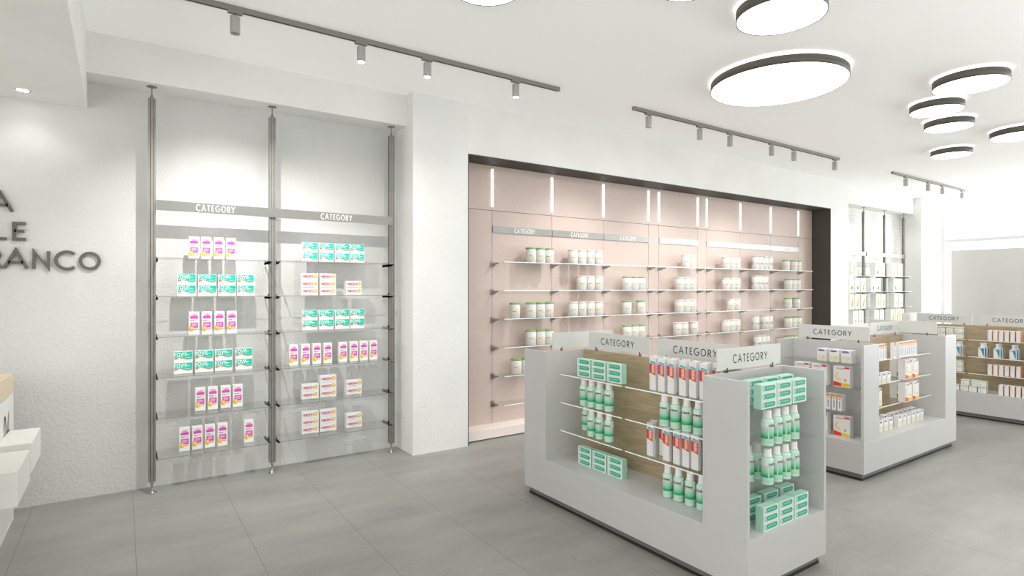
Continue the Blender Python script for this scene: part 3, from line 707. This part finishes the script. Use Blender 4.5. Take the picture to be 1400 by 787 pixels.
def make_orange(w, h, d):
    q = MB(); y = -d / 2 - .0005
    q.box(-w / 2, w / 2, -d / 2, d / 2, 0, h, cm(238, 237, 238))
    q.quad(-w * .46, w * .46, h * .88, h * .99, y, cm(232, 130, 60)); q.quad(-w * .46, w * .46, h * .78, h * .88, y, cm(244, 206, 130)); q.ell(0, h * .74, w * .16, h * .03, y - .0004, cm(110, 80, 60), 10)
    q.quad(-w * .10, w * .14, h * .15, h * .62, y, cm(150, 158, 186))
    o = q.build('ointment_carton'); o['category'] = 'carton'; return o
SC1 = make_sachet(.082, .107, .020); TH = make_thermo(.138, .178, .060); OC1 = make_orange(.036, .137, .070)
SC2 = make_sachet(.066, .100, .038, 'small_sachet_carton'); OC2 = make_orange(.041, .145, .030); OC2.name = 'slim_ointment_carton'
gS, gH, gO = 'purple label sachet cartons', 'heat patch cartons', 'orange top ointment cartons'
XE = 5.13                                             # front of goods in the open end
for i, y in enumerate((2.662, 2.557, 2.456)):
    for k in range(4):
        put(SC1, (XE + .010 + k * .0215, y, ZI[0] + .0005), R1, 'purple label sachet carton, %s stack, %s from front, middle island end' % (which(i, 3).replace(' from left', ''), ORD[k]), gS)
for i, y in enumerate((2.842, 2.684, 2.493)):
    put(TH, (XE + .03, y, ZI[1] + .0005), R1, 'red yellow heat patch carton, %s, middle shelf, middle island end' % which(i, 3), gH)
for i, y in enumerate((2.672, 2.607, 2.558, 2.510)):
    put(OC1, (XE + .035, y, ZI[2] + .0005), R1, 'orange topped ointment carton, %s, bottom shelf, middle island end' % which(i, 4), gO)
for i, y in enumerate((2.690, 2.500)):
    put(TH, (XE + .045, y, LG + .0005), R1, 'red yellow heat patch carton, %s, base ledge, middle island end' % which(i, 2), gH)
YF = 2.355
xs = [5.494, 5.534, 5.577, 5.622] + [5.811] + [5.920 + i * .0478 for i in range(8)]
for i, x in enumerate(xs):
    put(OC2, (x, YF + .015, ZI[0] + .0005), 0, 'slim orange topped ointment carton, %s, top shelf of middle island front' % ('rightmost' if i == len(xs) - 1 else ['first', 'second', 'third', 'fourth', 'fifth', 'sixth', 'seventh', 'eighth', 'ninth', 'tenth', 'eleventh', 'twelfth'][i] + ' from left'), gO)
for i, x in enumerate((5.508, 5.596, 5.692)):
    put(SC2, (x, YF + .020, ZI[1] + .0005), 0, 'small purple label carton, %s, middle shelf of middle island front' % which(i, 3), gS)
for z, lv, xx in ((ZI[1], 'middle shelf', ((6.090, YF + .03), (6.236, YF + .03), (6.235, YF + .16))), (ZI[2], 'bottom shelf', ((5.486, YF + .03), (6.090, YF + .03), (6.247, YF + .03), (6.235, YF + .16)))):
    for i, (x, y) in enumerate(xx):
        back = y > YF + .1
        put(TH, (x, y, z + .0005), 0, 'heat patch carton, %s, %s of middle island front' % ('back row' if back else which(i, len(xx) - 1), lv), gH)
lx = (5.505, 5.600, 5.697, 5.797, 5.976, 6.072, 6.167, 6.268, 6.366, 6.457)
for i, x in enumerate(lx):
    put(SC2, (x, YF + .045, LG + .0005), 0, 'small purple label carton, front row %s, base ledge of middle island' % which(i, len(lx)), gS)
lx = (5.56, 5.655, 5.75, 5.90, 6.03, 6.125, 6.22, 6.32, 6.42, 6.51)
for i, x in enumerate(lx):
    put(SC2, (x, YF + .135, LG + .0005), 0, 'small purple label carton, back row %s, base ledge of middle island' % which(i, len(lx)), gS)

# ---- products of the far island
def make_tub():
    o = empty('square_tub'); o['category'] = 'tub'; W_ = cm(238, 238, 234)
    q = MB(); q.box(-.041, .041, -.041, .041, 0, .056, W_); q.ell(-.012, .028, .005, .005, -.0415, cm(70, 80, 70), 10); q.quad(.002, .020, .020, .023, -.0415, cm(190, 190, 186)); q.build('body', o, bevel=.008)
    q = MB(); q.box(-.043, .043, -.043, .043, .056, .072, cm(214, 220, 202)); q.build('lid', o, bevel=.006); return o
def make_pump():
    o = empty('spray_bottle'); o['category'] = 'bottle'; W_ = cm(236, 237, 236); BL = cm(0, 150, 184)
    q = MB(); q.box(-.033, .033, -.032, .032, 0, .112, W_)
    q.poly([(.020, .012), (.026, .012), (.026, .105), (-.010, .105)], -.0325, BL); q.quad(-.026, -.012, .092, .100, -.0325, cm(120, 150, 170))
    q.face([(.0335, -.012, .006), (.0335, .012, .006), (.0335, .012, .106), (.0335, -.012, .106)], cm(20, 110, 150)); q.build('body', o)
    q = MB(); q.lathe([(.026, .112), (.024, .126), (.017, .136), (.016, .150)], W_, seg=18); q.box(-.017, .012, -.011, .011, .150, .172, W_); q.box(.012, .022, -.006, .006, .158, .168, W_); q.build('spray_head', o)
    return o
def make_salmon():
    q = MB(); w, h, d = .042, .124, .10; S = cm(240, 184, 148); F_ = cm(240, 236, 232); y = -d / 2 - .0005
    q.box(-w / 2, w / 2, -d / 2, d / 2, 0, h, F_, [F_, F_, F_, S, S, F_])
    q.quad(-.016, -.010, h * .80, h * .86, y, cm(150, 110, 100)); q.quad(-.016, .010, h * .62, h * .64, y, cm(220, 200, 190)); q.quad(w / 2 - .003, w / 2, 0, h, y, cm(236, 190, 150))
    o = q.build('slim_salmon_carton'); o['category'] = 'carton'; return o
TU, PU, SA = make_tub(), make_pump(), make_salmon()
gU, gP, gA = 'square tubs on the far island', 'spray bottles on the far island', 'salmon sided cartons on the far island'
X3 = 8.80
def s3(y): return 2.745 + (y - 2.745)                 # world Y
for lv, z, cols in (('top shelf', ZI[0], (3.03, 2.94, 2.85)), ('bottom shelf', ZI[2], (3.03, 2.94, 2.85))):
    for i, y in enumerate(cols):
        for k in range(2):
            put(TU, (X3 + .043, y, z + .0005 + k * .0725), R1, 'square white tub, %s%s, %s of far island' % (level(k, 2), which(i, 3), lv), gU)
for i, y in enumerate((2.858, 2.608, 2.456, 2.303)):
    for rw, dx in (('front', .033), ('rear', .105)):
        put(PU, (X3 + dx, y - (.0 if rw == 'front' else .006), ZI[1] + .0005), R1, 'blue white spray bottle, %s row %s, middle shelf of far island' % (rw, which(i, 4)), gP)
for lv, z, y0, n in (('top shelf', ZI[0], 2.524, 6), ('bottom shelf', ZI[2], 2.524, 6), ('base ledge', LG, 2.388, 6)):
    for i in range(n):
        put(SA, ((X3 if z > LG else 8.69) + .05, y0 - i * .0542, z + .0005), R1, 'slim white carton with salmon side, %s, %s of far island' % (which(i, n), lv), gA)
for i, y in enumerate((2.845, 2.752, 2.664, 2.572)):
    put(TU, (8.735, y, LG + .0005), R1, 'square white tub, lower row %s, base ledge of far island' % which(i, 4), gU)
for i, (x, y) in enumerate(((8.735, 2.745), (8.77, 2.650), (8.735, 2.572))):
    put(TU, (x, y, LG + .073), R1, 'square white tub, upper row %s, base ledge of far island' % which(i, 3), gU)

# ================================================================== LIGHT FITTINGS
def disc(name, x, y, r, label, gap=.02):
    o = empty(name, (x, y, 3.38)); tag(o, label, 'lamp', 'round ceiling lamps')
    q = MB(); n = 64; zt = .07
    q.lathe([(r - .006, .001), (r, 0), (r, zt), (r - .02, zt)], RIM, seg=n, cap=False)
    q.lathe([(r - .006, .001), (r - .0065, .012)], RIM, seg=n, cap=False); q.build('rim', o)
    q = MB(); b_ = [(r * .9999 - .007) * math.cos(2 * PI * i / n) for i in range(n)]
    q.face([((r - .0065) * math.cos(2 * PI * i / n), (r - .0065) * math.sin(2 * PI * i / n), .003) for i in reversed(range(n))], EM); q.build('diffuser', o)
    q = MB(); q.lathe([(r - .09, zt - .005), (r - .09, zt), (r * .2, zt + .0), ], WHITE, seg=n)
    q.lathe([(.06, zt), (.06, 3.474 - 3.38)], WHITE, seg=24)
    q.build('housing', o)
    q = MB(); q.lathe([(r - .03, zt - .004), (r - .10, zt - .003)], EMUP, seg=n, cap=False); q.build('uplight_ring', o)
for x, y, r, lab in [(4.799, 2.881, .558, 'largest round ceiling lamp with thin dark rim'),
                     (3.588, 2.129, .277, 'round ceiling lamp nearest the camera, cut by the top edge'),
                     (6.190, 1.914, .275, 'round ceiling lamp above the middle island, widest of the far cluster'),
                     (6.802, 2.381, .228, 'round ceiling lamp, uppermost of the two overlapping small ones'),
                     (7.612, 2.549, .228, 'small round ceiling lamp just below the uppermost small one'),
                     (8.740, 2.224, .278, 'round ceiling lamp cut by the right frame edge'),
                     (9.230, 3.063, .227, 'smallest and farthest round ceiling lamp'),
                     (1.797, 2.906, .217, 'round ceiling lamp showing only its edge above the long track'),
                     (2.760, 2.202, .201, 'round ceiling lamp showing a thin sliver at the top edge')]:
    disc('ceiling_lamp', x, y, r, lab)
def track(x0, x1, lab):
    o = empty('lighting_track', (x0, 4.2, 3.44)); tag(o, lab, 'track', 'lighting tracks')
    q = MB(); q.box(0, x1 - x0, -.017, .017, 0, .034, TRACK); q.box(.02, x1 - x0 - .02, -.006, .006, -.0008, .001, SLOT_SHADE); q.build('rail', o, bevel=.001)
    for x in (0, x1 - x0): 
        q = MB(); q.box(x - .004, x + .004, -.018, .018, -.001, .034, TRACK); q.build('end_cap', o)
track(-.15, 3.385, 'long grey lighting track above the white alcove'); track(4.375, 8.55, 'grey lighting track with six spots above the pink niche'); track(10.26, 13.32, 'farthest grey lighting track with four spots')
def make_spot(lit):
    o = empty('track_spotlight'); o['category'] = 'spotlight'
    q = MB(); q.box(-.045, .045, -.016, .016, -.016, 0, TRACK); q.build('adapter', o)
    q = MB(); q.lathe([(.007, -.034), (.007, -.016)], CHROME, seg=12); q.build('stem', o)
    q = MB(); q.lathe([(.031, -.148), (.0315, -.145), (.0315, -.037), (.028, -.034), (.004, -.0335)], SPOT, seg=24, cap=False); q.lathe([(.031, -.148), (.025, -.146)], SPOT, seg=24, cap=False); q.build('head', o)
    q = MB(); q.lathe([(.025, -.1465), (.0245, -.144)], LENS if lit else LENSO, seg=20); q.build('lens', o)
    return o
SPL, SPD = make_spot(True), make_spot(False)
SPD.name = 'unlit_spotlight'; SPD.name = 'track_spotlight'
sp = [(.626, 0, 1), (1.487, 1, 1), (2.033, 1, 1), (2.897, 1, 1)], [(4.60, 0, 2), (5.44, 0, 2), (6.00, 0, 2), (6.865, 0, 2), (7.385, 0, 2), (8.447, 0, 2)], [(10.75, 0, 3), (11.64, 0, 3), (12.25, 0, 3), (13.17, 0, 3)]
tn = ['long near track', 'middle track', 'farthest track']
def spot_light(x, y, z, tx, ty, tz, e, size=1.5, rad=.02, blend=.6, c=(1, .985, .95)):
    l = bpy.data.lights.new('spot', 'SPOT'); l.energy = e; l.spot_size = size; l.spot_blend = blend; l.shadow_soft_size = rad; l.color = c
    o = bpy.data.objects.new('spot_beam', l); COL.objects.link(o); o.location = (x, y, z)
    o.rotation_euler = (Vector((tx, ty, tz)) - Vector((x, y, z))).to_track_quat('-Z', 'Y').to_euler(); return o
for t, lst in enumerate(sp):
    for i, (x, lit, _) in enumerate(lst):
        put(SPL if lit else SPD, (x, 4.2, 3.44), 0, 'cylindrical steel spotlight, %s on the %s' % (which(i, len(lst)), tn[t]), 'track spotlights')
# recessed downlight in the soffit
dl = empty('recessed_downlight', (-.567, 5.212, 2.975)); tag(dl, 'small round recessed downlight glowing in the left soffit', 'lamp')
q = MB(); q.lathe([(.036, -.003), (.045, -.002), (.045, 0)], CHROME, seg=24, cap=False); q.build('ring', dl)
q = MB(); q.lathe([(.035, -.0025), (.0345, -.002)], LENS, seg=24); q.build('lens', dl)

# ------------------------------------------------------------------ lamps and added fill lights
def area(name, loc, rot, sx, sy, e, c=(1, 1, 1), spread=None):
    l = bpy.data.lights.new(name, 'AREA'); l.shape = 'RECTANGLE'; l.size = sx; l.size_y = sy; l.energy = e; l.color = c
    if spread: l.spread = spread
    o = bpy.data.objects.new(name, l); COL.objects.link(o); o.location = loc; o.rotation_euler = rot; return o
K = 1.0
for x, e, tx in ((.626, 140, .8), (1.487, 34, 1.5), (2.033, 20, 2.0), (2.897, 6, 3.0)):
    spot_light(x, 4.2, 3.28, tx, 5.46, .85, e * K, 1.65, .010, 1)
for x, tx in ((4.60, 4.4), (5.44, 5.4), (6.00, 6.2), (6.865, 6.9), (7.385, 7.6), (8.447, 8.8)):
    spot_light(x, 4.2, 3.28, tx, 5.40, .7, (72 if x in (4.60, 6.00, 7.385) else 14) * K, 1.55, .010, 1)
for x in (10.75, 11.64, 12.25, 13.17):
    spot_light(x, 4.2, 3.28, x, 5.40, 1.4, 26 * K, 1.5, .02)
spot_light(-.567, 5.212, 2.96, -.567, 5.3, 0, 3 * K, 2.2, .02, .8)
NC = (.975, .99, 1)
area('daylight', (14.75, .7, 1.8), (0, PI / 2, 0), 3.3, 8.6, 360 * K, NC)
area('fill_left', (-3.4, .8, 1.45), (0, -PI / 2, 0), 2.8, 8, 80 * K, NC)  # unseen fill added at the left to lift the shaded faces
area('ceiling_fill', (3.5, -1.2, 1.9), (PI, 0, 0), 13, 2.2, 150 * K, NC)  # unseen upward fill added behind the camera to brighten the ceiling

w = bpy.data.worlds.new('World'); bpy.context.scene.world = w; w.use_nodes = True
w.node_tree.nodes['Background'].inputs[0].default_value = (1, 1, 1, 1); w.node_tree.nodes['Background'].inputs[1].default_value = 1.6

# ------------------------------------------------------------------ camera
cam = bpy.data.cameras.new('Camera'); co = bpy.data.objects.new('Camera', cam); COL.objects.link(co)
cam.sensor_width = 36; cam.lens = 785 / 1400 * 36; cam.clip_start = .05
co.location = (0, 0, 1.6); co.rotation_euler = (PI / 2, 0, -math.atan(534 / 785))
sc = bpy.context.scene; sc.camera = co
sc.view_settings.view_transform = 'Standard'; sc.view_settings.look = 'None'; sc.view_settings.exposure = .36; sc.view_settings.gamma = 1
try:
    sc.cycles.max_bounces = 10; sc.cycles.diffuse_bounces = 5; sc.cycles.transparent_max_bounces = 24; sc.cycles.sample_clamp_indirect = 6
    sc.cycles.use_denoising = True
except Exception: pass
